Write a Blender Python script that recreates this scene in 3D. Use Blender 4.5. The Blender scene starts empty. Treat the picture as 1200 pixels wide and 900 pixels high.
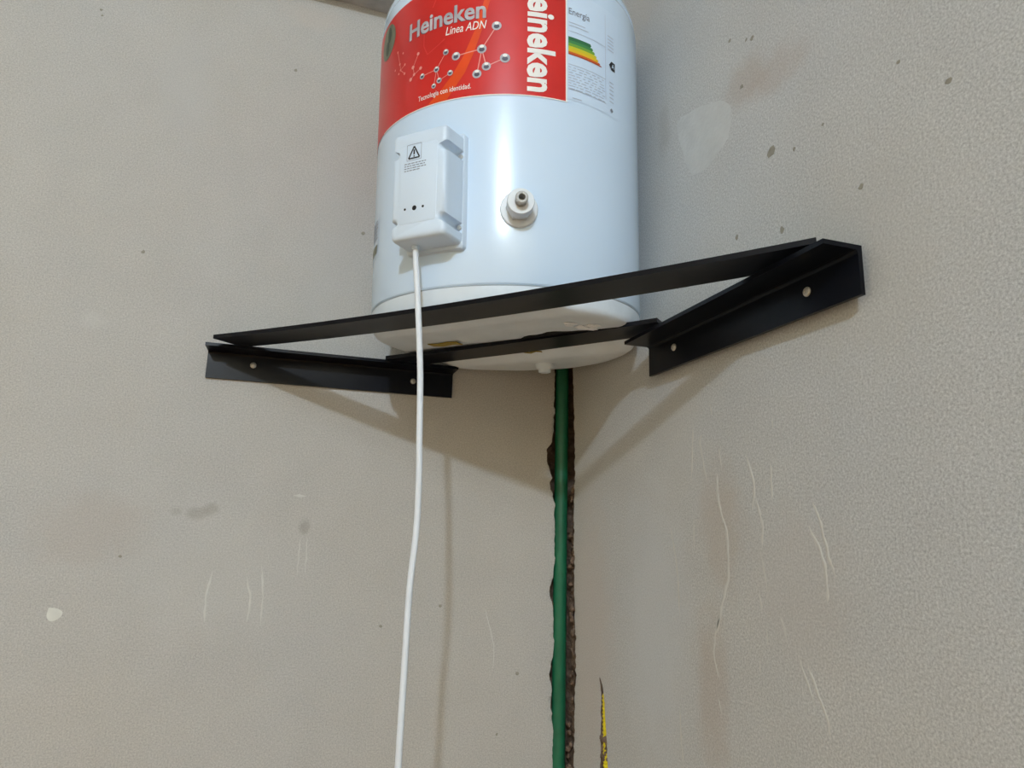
import bpy, bmesh, math, random
from mathutils import Vector, Matrix, Euler, noise

# ------------------------------------------------------------------ camera, light, exposure
scene = bpy.context.scene
COL = scene.collection
rad = math.radians

cam_d = bpy.data.cameras.new('camera')
cam = bpy.data.objects.new('camera', cam_d)
COL.objects.link(cam)
cam_d.sensor_width = 36.0
cam_d.sensor_fit = 'HORIZONTAL'
cam_d.lens = 784.763 / 1200.0 * 36.0
cam_d.clip_start = 0.02
YAW, PITCH, ROLL = 0.3124, 0.2043, 0.0268
_F = Vector((math.sin(YAW) * math.cos(PITCH), math.cos(YAW) * math.cos(PITCH), math.sin(PITCH)))
_R = Vector((math.cos(YAW), -math.sin(YAW), 0))
_U = _R.cross(_F)
_R2 = _R * math.cos(ROLL) + _U * math.sin(ROLL)
_U2 = -_R * math.sin(ROLL) + _U * math.cos(ROLL)
cam.matrix_world = Matrix(((_R2.x, _U2.x, -_F.x, -0.4108), (_R2.y, _U2.y, -_F.y, -0.9676),
                           (_R2.z, _U2.z, -_F.z, -0.2203), (0, 0, 0, 1)))
scene.camera = cam

scene.view_settings.view_transform = 'Standard'
scene.view_settings.look = 'None'
scene.view_settings.gamma = 1.0
scene.view_settings.use_curve_mapping = False
scene.view_settings.exposure = 0.0

world = bpy.data.worlds.new('world')
scene.world = world
world.use_nodes = True
world.node_tree.nodes['Background'].inputs[0].default_value = (0.8, 0.85, 1.0, 1)
world.node_tree.nodes['Background'].inputs[1].default_value = 0.05

# the bare bulb of the room, hanging behind the photographer
bulb_d = bpy.data.lights.new('ceiling_bulb', 'POINT')
bulb_d.energy = 123.0
bulb_d.color = (0.71, 0.85, 1.0)
bulb_d.shadow_soft_size = 0.045
bulb = bpy.data.objects.new('ceiling_bulb', bulb_d)
bulb.location = (-1.15, -2.78, 1.01)
COL.objects.link(bulb)

random.seed(11)

# room extents (the corner in the picture is the origin, +z up)
XW, YW, ZF, ZC, ZB = -2.6, -3.6, -1.75, 1.25, 0.585


# ------------------------------------------------------------------ materials
def lin(c):
    return tuple(((v / 255.0) / 12.92 if v / 255.0 <= 0.04045 else ((v / 255.0 + 0.055) / 1.055) ** 2.4) for v in c) + (1.0,)


def mat(name, color, rough=0.5, metal=0.0, spec=0.5, coat=0.0, var=0.0, vscale=20.0, bump=0.0, bscale=60.0):
    """plain procedural material: principled with noise colour variation and noise bump"""
    m = bpy.data.materials.new(name)
    m.use_nodes = True
    nt = m.node_tree
    b = nt.nodes['Principled BSDF']
    b.inputs['Roughness'].default_value = rough
    b.inputs['Metallic'].default_value = metal
    b.inputs['Specular IOR Level'].default_value = spec
    b.inputs['Coat Weight'].default_value = coat
    b.inputs['Coat Roughness'].default_value = 0.12
    tc = nt.nodes.new('ShaderNodeTexCoord')
    n = nt.nodes.new('ShaderNodeTexNoise')
    n.inputs['Scale'].default_value = vscale
    n.inputs['Detail'].default_value = 4
    nt.links.new(tc.outputs['Object'], n.inputs['Vector'])
    r = nt.nodes.new('ShaderNodeValToRGB')
    c = lin(color)
    r.color_ramp.elements[0].position = 0.3
    r.color_ramp.elements[1].position = 0.7
    r.color_ramp.elements[0].color = tuple(v * (1 - var) for v in c[:3]) + (1,)
    r.color_ramp.elements[1].color = tuple(min(1, v * (1 + var)) for v in c[:3]) + (1,)
    nt.links.new(n.outputs['Fac'], r.inputs['Fac'])
    nt.links.new(r.outputs['Color'], b.inputs['Base Color'])
    if bump:
        n2 = nt.nodes.new('ShaderNodeTexNoise')
        n2.inputs['Scale'].default_value = bscale
        n2.inputs['Detail'].default_value = 5
        nt.links.new(tc.outputs['Object'], n2.inputs['Vector'])
        bp = nt.nodes.new('ShaderNodeBump')
        bp.inputs['Strength'].default_value = 1.0
        bp.inputs['Distance'].default_value = bump
        nt.links.new(n2.outputs['Fac'], bp.inputs['Height'])
        nt.links.new(bp.outputs['Normal'], b.inputs['Normal'])
    return m


def plaster(name, base, stains=(), fine=0.10):
    """fine sand plaster with stains: (centre, radii, colour, strength, wobble)"""
    m = bpy.data.materials.new(name)
    m.use_nodes = True
    nt = m.node_tree
    N, L = nt.nodes, nt.links
    b = N['Principled BSDF']
    b.inputs['Roughness'].default_value = 0.9
    b.inputs['Specular IOR Level'].default_value = 0.15
    tc = N.new('ShaderNodeTexCoord')
    vec = tc.outputs['Object']

    def nz(scale, detail=4, rough=0.55):
        n = N.new('ShaderNodeTexNoise')
        n.inputs['Scale'].default_value = scale
        n.inputs['Detail'].default_value = detail
        n.inputs['Roughness'].default_value = rough
        L.new(vec, n.inputs['Vector'])
        return n

    def mix(fac, a, bb, mode='MIX'):
        x = N.new('ShaderNodeMix')
        x.data_type = 'RGBA'
        x.blend_type = mode
        if hasattr(fac, 'is_linked'):
            L.new(fac, x.inputs[0])
        else:
            x.inputs[0].default_value = fac
        for s, v in ((6, a), (7, bb)):
            if hasattr(v, 'is_linked'):
                L.new(v, x.inputs[s])
            else:
                x.inputs[s].default_value = v
        return x.outputs[2]

    def rng(v, a, bb, c, d, smooth=False):
        r = N.new('ShaderNodeMapRange')
        r.interpolation_type = 'SMOOTHSTEP' if smooth else 'LINEAR'
        for i, q in enumerate((a, bb, c, d)):
            r.inputs[i + 1].default_value = q
        L.new(v, r.inputs[0])
        return r.outputs[0]

    c = lin(base)
    big, med, fin = nz(3.0, 5), nz(16.0, 5, 0.6), nz(520.0, 2, 0.8)
    warm = (c[0] * 1.015, c[1] * 0.995, c[2] * 0.965, 1)
    cool = (c[0] * 0.985, c[1] * 0.995, c[2] * 1.015, 1)
    col = mix(rng(big.outputs['Fac'], 0.3, 0.7, 0, 1), cool, warm)
    mval = rng(med.outputs['Fac'], 0.3, 0.7, 0.97, 1.025)
    cm = N.new('ShaderNodeCombineColor')
    for i in range(3):
        L.new(mval, cm.inputs[i])
    col = mix(1.0, col, cm.outputs[0], 'MULTIPLY')
    fval = rng(fin.outputs['Fac'], 0.25, 0.75, 1 - fine, 1 + fine)
    cf = N.new('ShaderNodeCombineColor')
    for i in range(3):
        L.new(fval, cf.inputs[i])
    col = mix(1.0, col, cf.outputs[0], 'MULTIPLY')
    warp = nz(38.0, 4, 0.6)
    for cen, rd, sc, st, wob in stains:
        s = N.new('ShaderNodeVectorMath')
        s.operation = 'SUBTRACT'
        L.new(vec, s.inputs[0])
        s.inputs[1].default_value = cen
        d = N.new('ShaderNodeVectorMath')
        d.operation = 'DIVIDE'
        L.new(s.outputs[0], d.inputs[0])
        d.inputs[1].default_value = rd
        ln = N.new('ShaderNodeVectorMath')
        ln.operation = 'LENGTH'
        L.new(d.outputs[0], ln.inputs[0])
        ad = N.new('ShaderNodeMath')
        ad.operation = 'ADD'
        L.new(ln.outputs['Value'], ad.inputs[0])
        L.new(rng(warp.outputs['Fac'], 0, 1, -wob, wob), ad.inputs[1])
        f = rng(ad.outputs[0], 0.25, 1.0, st, 0.0, True)
        col = mix(f, col, lin(sc))
    L.new(col, b.inputs['Base Color'])
    bm1 = N.new('ShaderNodeBump')
    bm1.inputs['Distance'].default_value = 0.0012
    bm1.inputs['Strength'].default_value = 0.08
    L.new(fin.outputs['Fac'], bm1.inputs['Height'])
    bm2 = N.new('ShaderNodeBump')
    bm2.inputs['Distance'].default_value = 0.004
    bm2.inputs['Strength'].default_value = 0.12
    L.new(med.outputs['Fac'], bm2.inputs['Height'])
    L.new(bm1.outputs['Normal'], bm2.inputs['Normal'])
    L.new(bm2.outputs['Normal'], b.inputs['Normal'])
    return m


# ------------------------------------------------------------------ mesh helpers
def link(name, me, material=None, parent=None, smooth=None):
    o = bpy.data.objects.new(name, me)
    COL.objects.link(o)
    if material is not None:
        for mm in (material if isinstance(material, (list, tuple)) else [material]):
            me.materials.append(mm)
    if parent is not None:
        o.parent = parent
    if smooth is not None:
        for p in me.polygons:
            p.use_smooth = True
        if smooth < 180:
            me.set_sharp_from_angle(angle=rad(smooth))
    return o


def from_bm(name, bm, material, parent=None, smooth=None):
    me = bpy.data.meshes.new(name)
    bmesh.ops.recalc_face_normals(bm, faces=bm.faces[:])
    bm.to_mesh(me)
    bm.free()
    return link(name, me, material, parent, smooth)


def thing(name, label, cat, loc=(0, 0, 0), rot=(0, 0, 0), group=None):
    o = bpy.data.objects.new(name, None)
    o.empty_display_size = 0.05
    COL.objects.link(o)
    o.location = loc
    o.rotation_euler = rot
    o['label'] = label
    o['category'] = cat
    if group:
        o['group'] = group
    return o


def structure(o, label):
    o['kind'] = 'structure'
    o['label'] = label
    return o


def lathe(name, prof, material, parent=None, n=96, smooth=35, axis=None, deform=None, close=True):
    """revolve (r, h) profile about local z, or about `axis` = (origin, Matrix3)"""
    bm = bmesh.new()
    rings = []
    for r, h in prof:
        if r < 1e-6:
            rings.append([bm.verts.new((0, 0, h))])
        else:
            rings.append([bm.verts.new((r * math.cos(2 * math.pi * i / n), r * math.sin(2 * math.pi * i / n), h)) for i in range(n)])
    for a, b in zip(rings, rings[1:]):
        for i in range(n):
            j = (i + 1) % n
            if len(a) == 1 and len(b) == 1:
                continue
            if len(a) == 1:
                bm.faces.new((a[0], b[j], b[i]))
            elif len(b) == 1:
                bm.faces.new((a[i], a[j], b[0]))
            else:
                bm.faces.new((a[i], a[j], b[j], b[i]))
    if deform:
        for v in bm.verts:
            v.co = deform(v.co)
    if axis:
        o, M = axis
        for v in bm.verts:
            v.co = M @ v.co + o
    return from_bm(name, bm, material, parent, smooth)


def tube(name, pts, r, material, parent=None, n=12, rfun=None, smooth=50, caps=True):
    """round tube through points"""
    pts = [Vector(p) for p in pts]
    bm = bmesh.new()
    rings = []
    up = Vector((0.3, 0.9, 0.1))
    for i, p in enumerate(pts):
        t = (pts[min(i + 1, len(pts) - 1)] - pts[max(i - 1, 0)]).normalized()
        a = up - t * up.dot(t)
        a.normalize()
        b = t.cross(a)
        rr = rfun(i) if rfun else r
        rings.append([bm.verts.new(p + (a * math.cos(2 * math.pi * k / n) + b * math.sin(2 * math.pi * k / n)) * rr) for k in range(n)])
    for A, B in zip(rings, rings[1:]):
        for k in range(n):
            bm.faces.new((A[k], A[(k + 1) % n], B[(k + 1) % n], B[k]))
    if caps:
        bm.faces.new(rings[0])
        bm.faces.new(rings[-1])
    return from_bm(name, bm, material, parent, smooth)


def catmull(P, sub=8):
    P = [Vector(p) for p in P]
    Q = [P[0] * 2 - P[1]] + P + [P[-1] * 2 - P[-2]]
    out = []
    for i in range(1, len(Q) - 2):
        a, b, c, d = Q[i - 1:i + 3]
        for k in range(sub):
            t = k / sub
            out.append(0.5 * (2 * b + (c - a) * t + (2 * a - 5 * b + 4 * c - d) * t * t + (3 * b - 3 * c + d - a) * t ** 3))
    out.append(P[-1])
    return out


def lerp_table(tab, z):
    """tab: (z, value) with falling z"""
    if z >= tab[0][0]:
        return tab[0][1]
    for (z0, v0), (z1, v1) in zip(tab, tab[1:]):
        if z >= z1:
            t = (z0 - z) / (z0 - z1)
            return v0 + (v1 - v0) * t
    return tab[-1][1]


# ------------------------------------------------------------------ the setting: walls with the chases cut into them
WALL, WALL_R = (184, 182, 177), (191, 192, 190)
BROWN, PINK, COOL_LIT, LIGHT = (172, 154, 136), (194, 184, 174), (200, 204, 206), (200, 199, 194)

stains_left = [((-0.5235, 0, -0.2187), (0.018, 0.1, 0.011), (140, 132, 120), 0.55, 0.5),
               ((-0.5066, 0, -0.2119), (0.013, 0.1, 0.012), (140, 132, 120), 0.55, 0.5),
               ((-0.5468, 0, -0.2173), (0.010, 0.1, 0.008), (146, 138, 126), 0.4, 0.5),
               ((-0.388, 0, -0.2343), (0.010, 0.1, 0.014), (120, 112, 100), 0.5, 0.6),
               ((-0.6728, 0, 0.024), (0.024, 0.1, 0.016), LIGHT, 0.45, 0.5),
               ((-0.604, 0, 0.3854), (0.06, 0.1, 0.12), (184, 184, 182), 0.5, 0.5),
               ((-0.50, 0, -0.30), (0.16, 0.1, 0.10), LIGHT, 0.25, 0.5),
               ((-0.44, 0, 0.545), (0.06, 0.1, 0.03), PINK, 0.5, 0.5),
               ((-0.38, 0, 0.15), (0.05, 0.1, 0.30), (184, 184, 182), 0.35, 0.4),
               ((-0.64, 0, -0.24), (0.09, 0.1, 0.06), (176, 164, 152), 0.4, 0.5)]
stains_and_light_right = [((0, -0.4556, 0.234), (0.1, 0.05, 0.036), BROWN, 0.6, 0.5),
                ((0, -0.499, 0.215), (0.1, 0.055, 0.03), (172, 154, 138), 0.5, 0.5),
                ((0, -0.2425, 0.4975), (0.1, 0.09, 0.07), PINK, 0.6, 0.5),
                ((0, -0.2956, 0.2715), (0.1, 0.02, 0.05), (156, 152, 144), 0.5, 0.5),
                ((0, -0.360, -0.378), (0.1, 0.035, 0.11), BROWN, 0.55, 0.5),
                ((0, -0.385, -0.217), (0.1, 0.05, 0.09), (178, 164, 148), 0.6, 0.5),
                ((0, -0.070, -0.37), (0.1, 0.10, 0.26), PINK, 0.8, 0.3),
                ((0, -0.250, -0.33), (0.1, 0.10, 0.22), COOL_LIT, 0.9, 0.3),  # cool grey plaster, lightened further to paint in lamp light near the corner
                ((0, -0.315, -0.13), (0.1, 0.08, 0.10), LIGHT, 0.45, 0.4),
                ((0, -0.580, -0.01), (0.1, 0.12, 0.12), (190, 187, 178), 0.5, 0.5),
                ((0, -0.490, -0.27), (0.1, 0.09, 0.09), (188, 182, 176), 0.5, 0.5)]

M_left = plaster('plaster_left', WALL, [(c_, r_, k_, s_ * 0.7, w_) for c_, r_, k_, s_, w_ in stains_left], 0.26)
M_right = plaster('plaster_right', WALL_R, [(c_, r_, k_, s_ * 0.6, w_) for c_, r_, k_, s_, w_ in stains_and_light_right], 0.34)
M_plain = mat('cream_paint', (232, 212, 178), 0.85, spec=0.2, var=0.03, vscale=4)
M_mortar = mat('rough_mortar', (114, 97, 83), 0.95, spec=0.1, var=0.35, vscale=90, bump=0.003, bscale=170)
M_conc = mat('concrete_ceiling', (186, 186, 186), 0.95, spec=0.1, var=0.18, vscale=25, bump=0.004, bscale=90)
M_floor = mat('cement_floor', (204, 156, 108), 0.85, spec=0.2, var=0.2, vscale=6)
M_drip = mat('dried_plaster_drip', (202, 201, 195), 0.8, spec=0.2, var=0.05, vscale=80)
M_patch = mat('light_plaster_patch', (198, 199, 196), 0.85, spec=0.2, var=0.05, vscale=40, bump=0.001, bscale=200)
M_filler = mat('white_filler', (214, 214, 206), 0.8, spec=0.2, var=0.05, vscale=90)

# edge of the corner chase on the left wall (z, x) and on the right wall (z, y)
EDGE_L = [(0.30, -0.024), (0.018, -0.0270), (-0.0715, -0.0275), (-0.095, -0.030), (-0.106, -0.0378), (-0.126, -0.0386), (-0.139, -0.033), (-0.151, -0.0295), (-0.158, -0.0337),
          (-0.172, -0.0295), (-0.190, -0.0250), (-0.228, -0.0236), (-0.290, -0.0238), (-0.306, -0.0285), (-0.315, -0.0312), (-0.327, -0.0295), (-0.345, -0.0242),
          (-0.387, -0.0228), (-0.408, -0.0238), (-0.4226, -0.0260), (-0.4341, -0.0308), (-0.447, -0.027), (-0.4575, -0.0240), (-0.4803, -0.0274), (-0.503, -0.0222),
          (-0.548, -0.0226), (-0.75, -0.023)]
EDGE_R = [(0.30, -0.008), (0.012, -0.009), (-0.044, -0.0130), (-0.098, -0.0167), (-0.15, -0.0175), (-0.20, -0.0156), (-0.25, -0.0165), (-0.325, -0.0208), (-0.395, -0.0250),
          (-0.441, -0.0256), (-0.487, -0.0238), (-0.543, -0.0220), (-0.75, -0.022)]
SLIT_A = [(-0.4150, -0.1040), (-0.4240, -0.1078), (-0.4360, -0.1120), (-0.4500, -0.1105), (-0.4650, -0.1110), (-0.4854, -0.1095), (-0.5050, -0.1110), (-0.5267, -0.1070), (-0.56, -0.11), (-0.64, -0.11)]
SLIT_B = [(-0.4150, -0.1048), (-0.4240, -0.1140), (-0.4360, -0.1190), (-0.4520, -0.1215), (-0.4720, -0.1250), (-0.4906, -0.1275), (-0.5196, -0.1296), (-0.56, -0.129), (-0.64, -0.129)]
DZ = 0.0035
rows = [0.30 - i * DZ for i in range(int(1.05 / DZ) + 1)]
rr = random.Random(5)
jl = [lerp_table(EDGE_L, z) + rr.gauss(0, 0.00025) + 0.0024 * noise.noise((0, 0, z * 75)) + 0.0008 * noise.noise((3, 0, z * 170)) for z in rows]
jr = [lerp_table(EDGE_R, z) + rr.gauss(0, 0.0003) + 0.0020 * noise.noise((7, 0, z * 70)) + 0.0012 * noise.noise((9, 0, z * 190)) for z in rows]
bl = [abs(noise.noise((1, 5, z * 80))) * 0.003 for z in rows]          # how far the broken rim drops back
br = [abs(noise.noise((4, 5, z * 80))) * 0.003 for z in rows]


def strip_wall(name, cols_by_row, extra, material):
    """cols_by_row: per row a list of points; joins neighbours into quads; extra: further quads as 4 points"""
    bm = bmesh.new()
    V = [[bm.verts.new(p) for p in row] for row in cols_by_row]
    for A, B in zip(V, V[1:]):
        for k in range(len(A) - 1):
            if k in SKIP and (A[k].co - A[k + 1].co).length > 1e-5 and A[k].co.z <= SLIT_A[0][0] and B[k].co.z >= -0.64:
                continue
            if (A[k].co - A[k + 1].co).length < 1e-5 and (B[k].co - B[k + 1].co).length < 1e-5:
                continue
            bm.faces.new((A[k], A[k + 1], B[k + 1], B[k]))
    for q in extra:
        bm.faces.new([bm.verts.new(p) for p in q])
    me = bpy.data.meshes.new(name)
    bm.to_mesh(me)
    bm.free()
    return link(name, me, material)


SKIP = ()
left_rows = [[(jl[i], bl[i], z), (jl[i] - 0.003 - bl[i] * 1.5, 0, z), (-0.07, 0, z), (XW, 0, z)] for i, z in enumerate(rows)]
zt, zb = rows[0], rows[-1]
wall_left = strip_wall('wall_left', left_rows,
                       [((0, 0, ZC), (XW, 0, ZC), (XW, 0, zt), (0, 0, zt)), ((0, 0, zb), (XW, 0, zb), (XW, 0, ZF), (0, 0, ZF))], M_left)
structure(wall_left, 'beige sand plaster wall on the left with faint drips')

SKIP = (3,)
right_rows = []
for i, z in enumerate(rows):
    a, b = lerp_table(SLIT_A, z), lerp_table(SLIT_B, z)
    if z > SLIT_A[0][0] or z < -0.64:
        a = b = -0.1044
    else:
        a += rr.gauss(0, 0.0006)
        b += rr.gauss(0, 0.0006)
        if a < b + 0.001:
            b = a - 0.001
    right_rows.append([(br[i], jr[i], z), (0, jr[i] - 0.003 - br[i] * 1.5, z), (0, -0.07, z), (0, a, z), (0, b, z), (0, -0.16, z), (0, YW, z)])
wall_right = strip_wall('wall_right', right_rows,
                        [((0, 0, ZC), (0, YW, ZC), (0, YW, zt), (0, 0, zt)), ((0, 0, zb), (0, YW, zb), (0, YW, ZF), (0, 0, ZF))], M_right)
structure(wall_right, 'beige grey sand plaster wall on the right with light drip streaks')


def lining(name, paths, material, parent, rough=0.003, keep=2):
    """rough inside of a chase: rows of plan points; first and last point stay on the rim"""
    bm = bmesh.new()
    V = []
    for row in paths:
        vs = []
        for k, p in enumerate(row):
            p = Vector(p)
            if 0 < k < len(row) - 1:
                nv = noise.noise_vector(p * 55) * rough + noise.noise_vector(p * 160) * rough * 0.7
                p = p + Vector((nv.x, nv.y, 0))
            vs.append(bm.verts.new(p))
        V.append(vs)
    for A, B in zip(V, V[1:]):
        for k in range(len(A) - 1):
            bm.faces.new((A[k], A[k + 1], B[k + 1], B[k]))
    o = from_bm(name, bm, material, parent)
    return o


P = []
for i, z in enumerate(rows):
    t = min(1, max(0, (-0.15 - z) / 0.08))              # lower down the chase is half filled with mortar
    dp = 0.040 - 0.012 * t
    sx = 0.034 - 0.030 * t
    P.append([(jl[i], bl[i], z), (jl[i] - 0.002, 0.012, z), (jl[i] + 0.003, dp * 0.8, z), (-0.016, dp, z), (0.004, dp * 0.95, z), (sx * 0.6 + 0.002, dp * 0.55, z),
              (sx + 0.002, 0.008 - 0.004 * t, z), (sx * 0.9 + 0.002, -0.006, z), (sx * 0.5 + 0.003, jr[i] - 0.001, z), (br[i], jr[i], z)])
chase = lining('corner_chase', P, M_mortar, wall_left, 0.004)
chase['label'] = 'rough broken mortar inside the corner chase'
P = []
for i, z in enumerate(rows):
    if z <= SLIT_A[0][0] and z >= -0.64:
        a, b = right_rows[i][3][1], right_rows[i][4][1]
        P.append([(0, a, z), (0.010, a + 0.001, z), (0.022, a * 0.7 + b * 0.3, z), (0.022, a * 0.3 + b * 0.7, z), (0.010, b - 0.001, z), (0, b, z)])
lining('narrow_chase', P, M_mortar, wall_right, 0.002)['label'] = 'short narrow chase broken into the right wall'


def chunk(bm, c, r, seed):
    """irregular crumb of mortar"""
    q = random.Random(seed)
    res = bmesh.ops.create_icosphere(bm, subdivisions=1, radius=r)
    s = Vector((q.uniform(0.6, 1.1), q.uniform(0.6, 1.1), q.uniform(0.7, 1.5)))
    for v in res['verts']:
        v.co = Vector((v.co.x * s.x, v.co.y * s.y, v.co.z * s.z)) * q.uniform(0.75, 1.2) + Vector(c)


bm = bmesh.new()
q = random.Random(3)
for k in range(90):
    z = q.uniform(-0.70, -0.15)
    chunk(bm, (q.uniform(-0.001, 0.004), q.uniform(-0.017, -0.004), z), q.choice((0.0016, 0.002, 0.003, 0.0046)), k)
for k in range(50):
    z = q.uniform(-0.70, -0.08)
    chunk(bm, (lerp_table(EDGE_L, z) + q.uniform(-0.001, 0.002), q.uniform(0.006, 0.014), z), q.uniform(0.002, 0.004), 500 + k)
o = from_bm('mortar_crumbs', bm, M_mortar, wall_left)
o['kind'] = 'stuff'
o['label'] = 'broken mortar crumbs along the green pipe'
bm = bmesh.new()
for k in range(26):
    z = q.choice((q.uniform(-0.512, -0.484), q.uniform(-0.508, -0.480)))
    a, b = lerp_table(SLIT_A, z), lerp_table(SLIT_B, z)
    chunk(bm, (q.uniform(0.0, 0.004), q.uniform(b + 0.002, a - 0.001), z), q.uniform(0.0024, 0.0044), 900 + k)
o = from_bm('mortar_crumbs', bm, M_mortar, wall_right)
o['kind'] = 'stuff'
o['label'] = 'mortar crumbs lying in the narrow chase'


def plain_wall(name, pts, material, label):
    bm = bmesh.new()
    bm.faces.new([bm.verts.new(p) for p in pts])
    me = bpy.data.meshes.new(name)
    bm.to_mesh(me)
    bm.free()
    return structure(link(name, me, material), label)


plain_wall('ceiling', [(XW, YW, ZC), (0.0, YW, ZC), (0.0, 0.0, ZC), (XW, 0.0, ZC)], M_conc, 'bare grey concrete ceiling of the room')
plain_wall('floor', [(XW, YW, ZF), (0, YW, ZF), (0, 0, ZF), (XW, 0, ZF)], M_floor, 'brown cement floor below the picture')
plain_wall('wall_back', [(XW, YW, ZF), (0, YW, ZF), (0, YW, ZC), (XW, YW, ZC)], M_plain, 'beige plaster wall behind the photographer')
plain_wall('wall_far_side', [(XW, YW, ZF), (XW, 0, ZF), (XW, 0, ZC), (XW, YW, ZC)], M_plain, 'beige plaster wall opposite the right wall')


# concrete beam along the top of the left wall
bm = bmesh.new()
q = random.Random(21)
prev = None
for i in range(131):
    x = XW + (0 - XW) * i / 130
    jit = q.uniform(-0.0015, 0.0015)
    sec = [bm.verts.new((x, y, z)) for y, z in ((-0.0005, ZB + jit), (-0.02, ZB + jit * 0.6), (-0.06, ZB), (-0.06, ZC))]
    if prev:
        for s in range(3):
            bm.faces.new((prev[s], sec[s], sec[s + 1], prev[s + 1]))
    prev = sec
beam = from_bm('trim_1', bm, M_conc)
structure(beam, 'rough dark grey concrete beam along the top of the left wall')


# dried drips, a lighter plaster patch and a dab of filler: thin raised marks on the walls
def drip(wall, side, w, pts):
    pts = [Vector((a, z, 0)) for a, z in pts]
    C = catmull(pts, 7)
    C = [p + Vector((0.0011 * noise.noise(Vector((p.x * 30, p.y * 110, 3))) + 0.0005 * noise.noise(Vector((p.x * 30, p.y * 400, 8))), 0, 0)) for p in C]
    bm = bmesh.new()
    rows_ = []
    q = random.Random(int(pts[0].x * 1e5))
    for i, p in enumerate(C):
        t = (C[min(i + 1, len(C) - 1)] - C[max(i - 1, 0)]).normalized()
        n = Vector((-t.y, t.x, 0))
        e = min(1.0, (i + 0.4) / 3.0, (len(C) - 0.6 - i) / 3.0)
        hw = w * 0.00125 * e * q.uniform(0.6, 1.35)
        h = 0.0003 * e
        row = []
        for s, k in ((-1, 0.0), (-0.5, 0.8), (0.5, 0.8), (1, 0.0)):
            u = p + n * hw * s
            row.append(bm.verts.new((u.x, -h * k - 0.00004, u.y) if side == 'L' else (-h * k - 0.00004, u.x, u.y)))
        rows_.append(row)
    for A, B in zip(rows_, rows_[1:]):
        for k in range(3):
            bm.faces.new((A[k], A[k + 1], B[k + 1], B[k]))
    return from_bm('plaster_drip', bm, M_drip, wall, 180)


DRIPS_RIGHT = [(1.0, [(-0.3410, -0.1105), (-0.3382, -0.1406), (-0.3347, -0.1721)]), (1.1, [(-0.3564, -0.1231), (-0.3535, -0.1315), (-0.3584, -0.1527), (-0.3642, -0.1742)]), (0.8, [(-0.3867, -0.1399), (-0.3873, -0.1483), (-0.3903, -0.1617)]), (1.5, [(-0.3818, -0.1661), (-0.3807, -0.1841), (-0.3864, -0.2069), (-0.3934, -0.2227), (-0.3945, -0.2630), (-0.3871, -0.2820), (-0.3765, -0.3077), (-0.3713, -0.3222)]), (1.2, [(-0.4287, -0.1503), (-0.4386, -0.1801), (-0.4336, -0.2041)]), (1.2, [(-0.4393, -0.1892), (-0.4475, -0.2159), (-0.4459, -0.2362)]), (1.0, [(-0.4628, -0.1606), (-0.4628, -0.1782), (-0.4624, -0.1942)]), (1.2, [(-0.5115, -0.1972), (-0.5197, -0.2151), (-0.5246, -0.2380), (-0.5314, -0.2562)]), (1.3, [(-0.5060, -0.2166), (-0.5175, -0.2383), (-0.5218, -0.2608), (-0.5211, -0.2757)]), (1.0, [(-0.2910, -0.2211), (-0.3026, -0.2665), (-0.3055, -0.3173)]), (0.9, [(-0.3372, -0.2102), (-0.3367, -0.2441)]), (0.9, [(-0.4435, -0.2392), (-0.4507, -0.2783)]), (0.9, [(-0.4384, -0.2767), (-0.4409, -0.2919)]), (1.0, [(-0.4651, -0.2929), (-0.4721, -0.3066)]), (0.9, [(-0.3736, -0.0922), (-0.3758, -0.1047)]), (0.8, [(-0.4672, -0.1208), (-0.4687, -0.1300)]), (1.2, [(-0.3824, -0.2996), (-0.3721, -0.3169), (-0.3659, -0.3418), (-0.3739, -0.3637)]), (1.0, [(-0.4389, -0.2778), (-0.4417, -0.2921)]), (1.0, [(-0.4657, -0.2938), (-0.4734, -0.3156)]), (0.7, [(-0.4454, -0.3037), (-0.4472, -0.3201)]), (1.0, [(-0.4826, -0.3185), (-0.5015, -0.3587)]), (1.2, [(-0.4944, -0.3252), (-0.5041, -0.3466), (-0.5117, -0.3613), (-0.5154, -0.3755)]), (1.0, [(-0.3706, -0.3798), (-0.3756, -0.3951)]), (0.9, [(-0.3411, -0.4418), (-0.3454, -0.4502)]), (1.0, [(-0.3015, -0.4044), (-0.3027, -0.4372), (-0.3070, -0.4602)]), (0.8, [(-0.4476, -0.4092), (-0.4498, -0.4169)]), (0.7, [(-0.4347, -0.3342), (-0.4357, -0.3470)])]
DRIPS_LEFT = [(1.2, [(-0.4962, -0.2903), (-0.5004, -0.3225), (-0.4989, -0.3543)]), (1.2, [(-0.4541, -0.2983), (-0.4472, -0.3270), (-0.4484, -0.3552)]), (1.0, [(-0.4376, -0.2817), (-0.4324, -0.3230), (-0.4321, -0.3595)]), (0.8, [(-0.3920, -0.2473), (-0.3919, -0.2962)]), (0.8, [(-0.3827, -0.2471), (-0.3819, -0.2961)]), (1.6, [(-0.4065, -0.1917), (-0.3895, -0.1924)]), (0.8, [(-0.1304, -0.3405), (-0.1159, -0.3919), (-0.1159, -0.4239)])]

for w, pts in DRIPS_RIGHT:
    drip(wall_right, 'R', w, pts)
for w, pts in DRIPS_LEFT:
    drip(wall_left, 'L', w * 0.8, pts)


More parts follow.
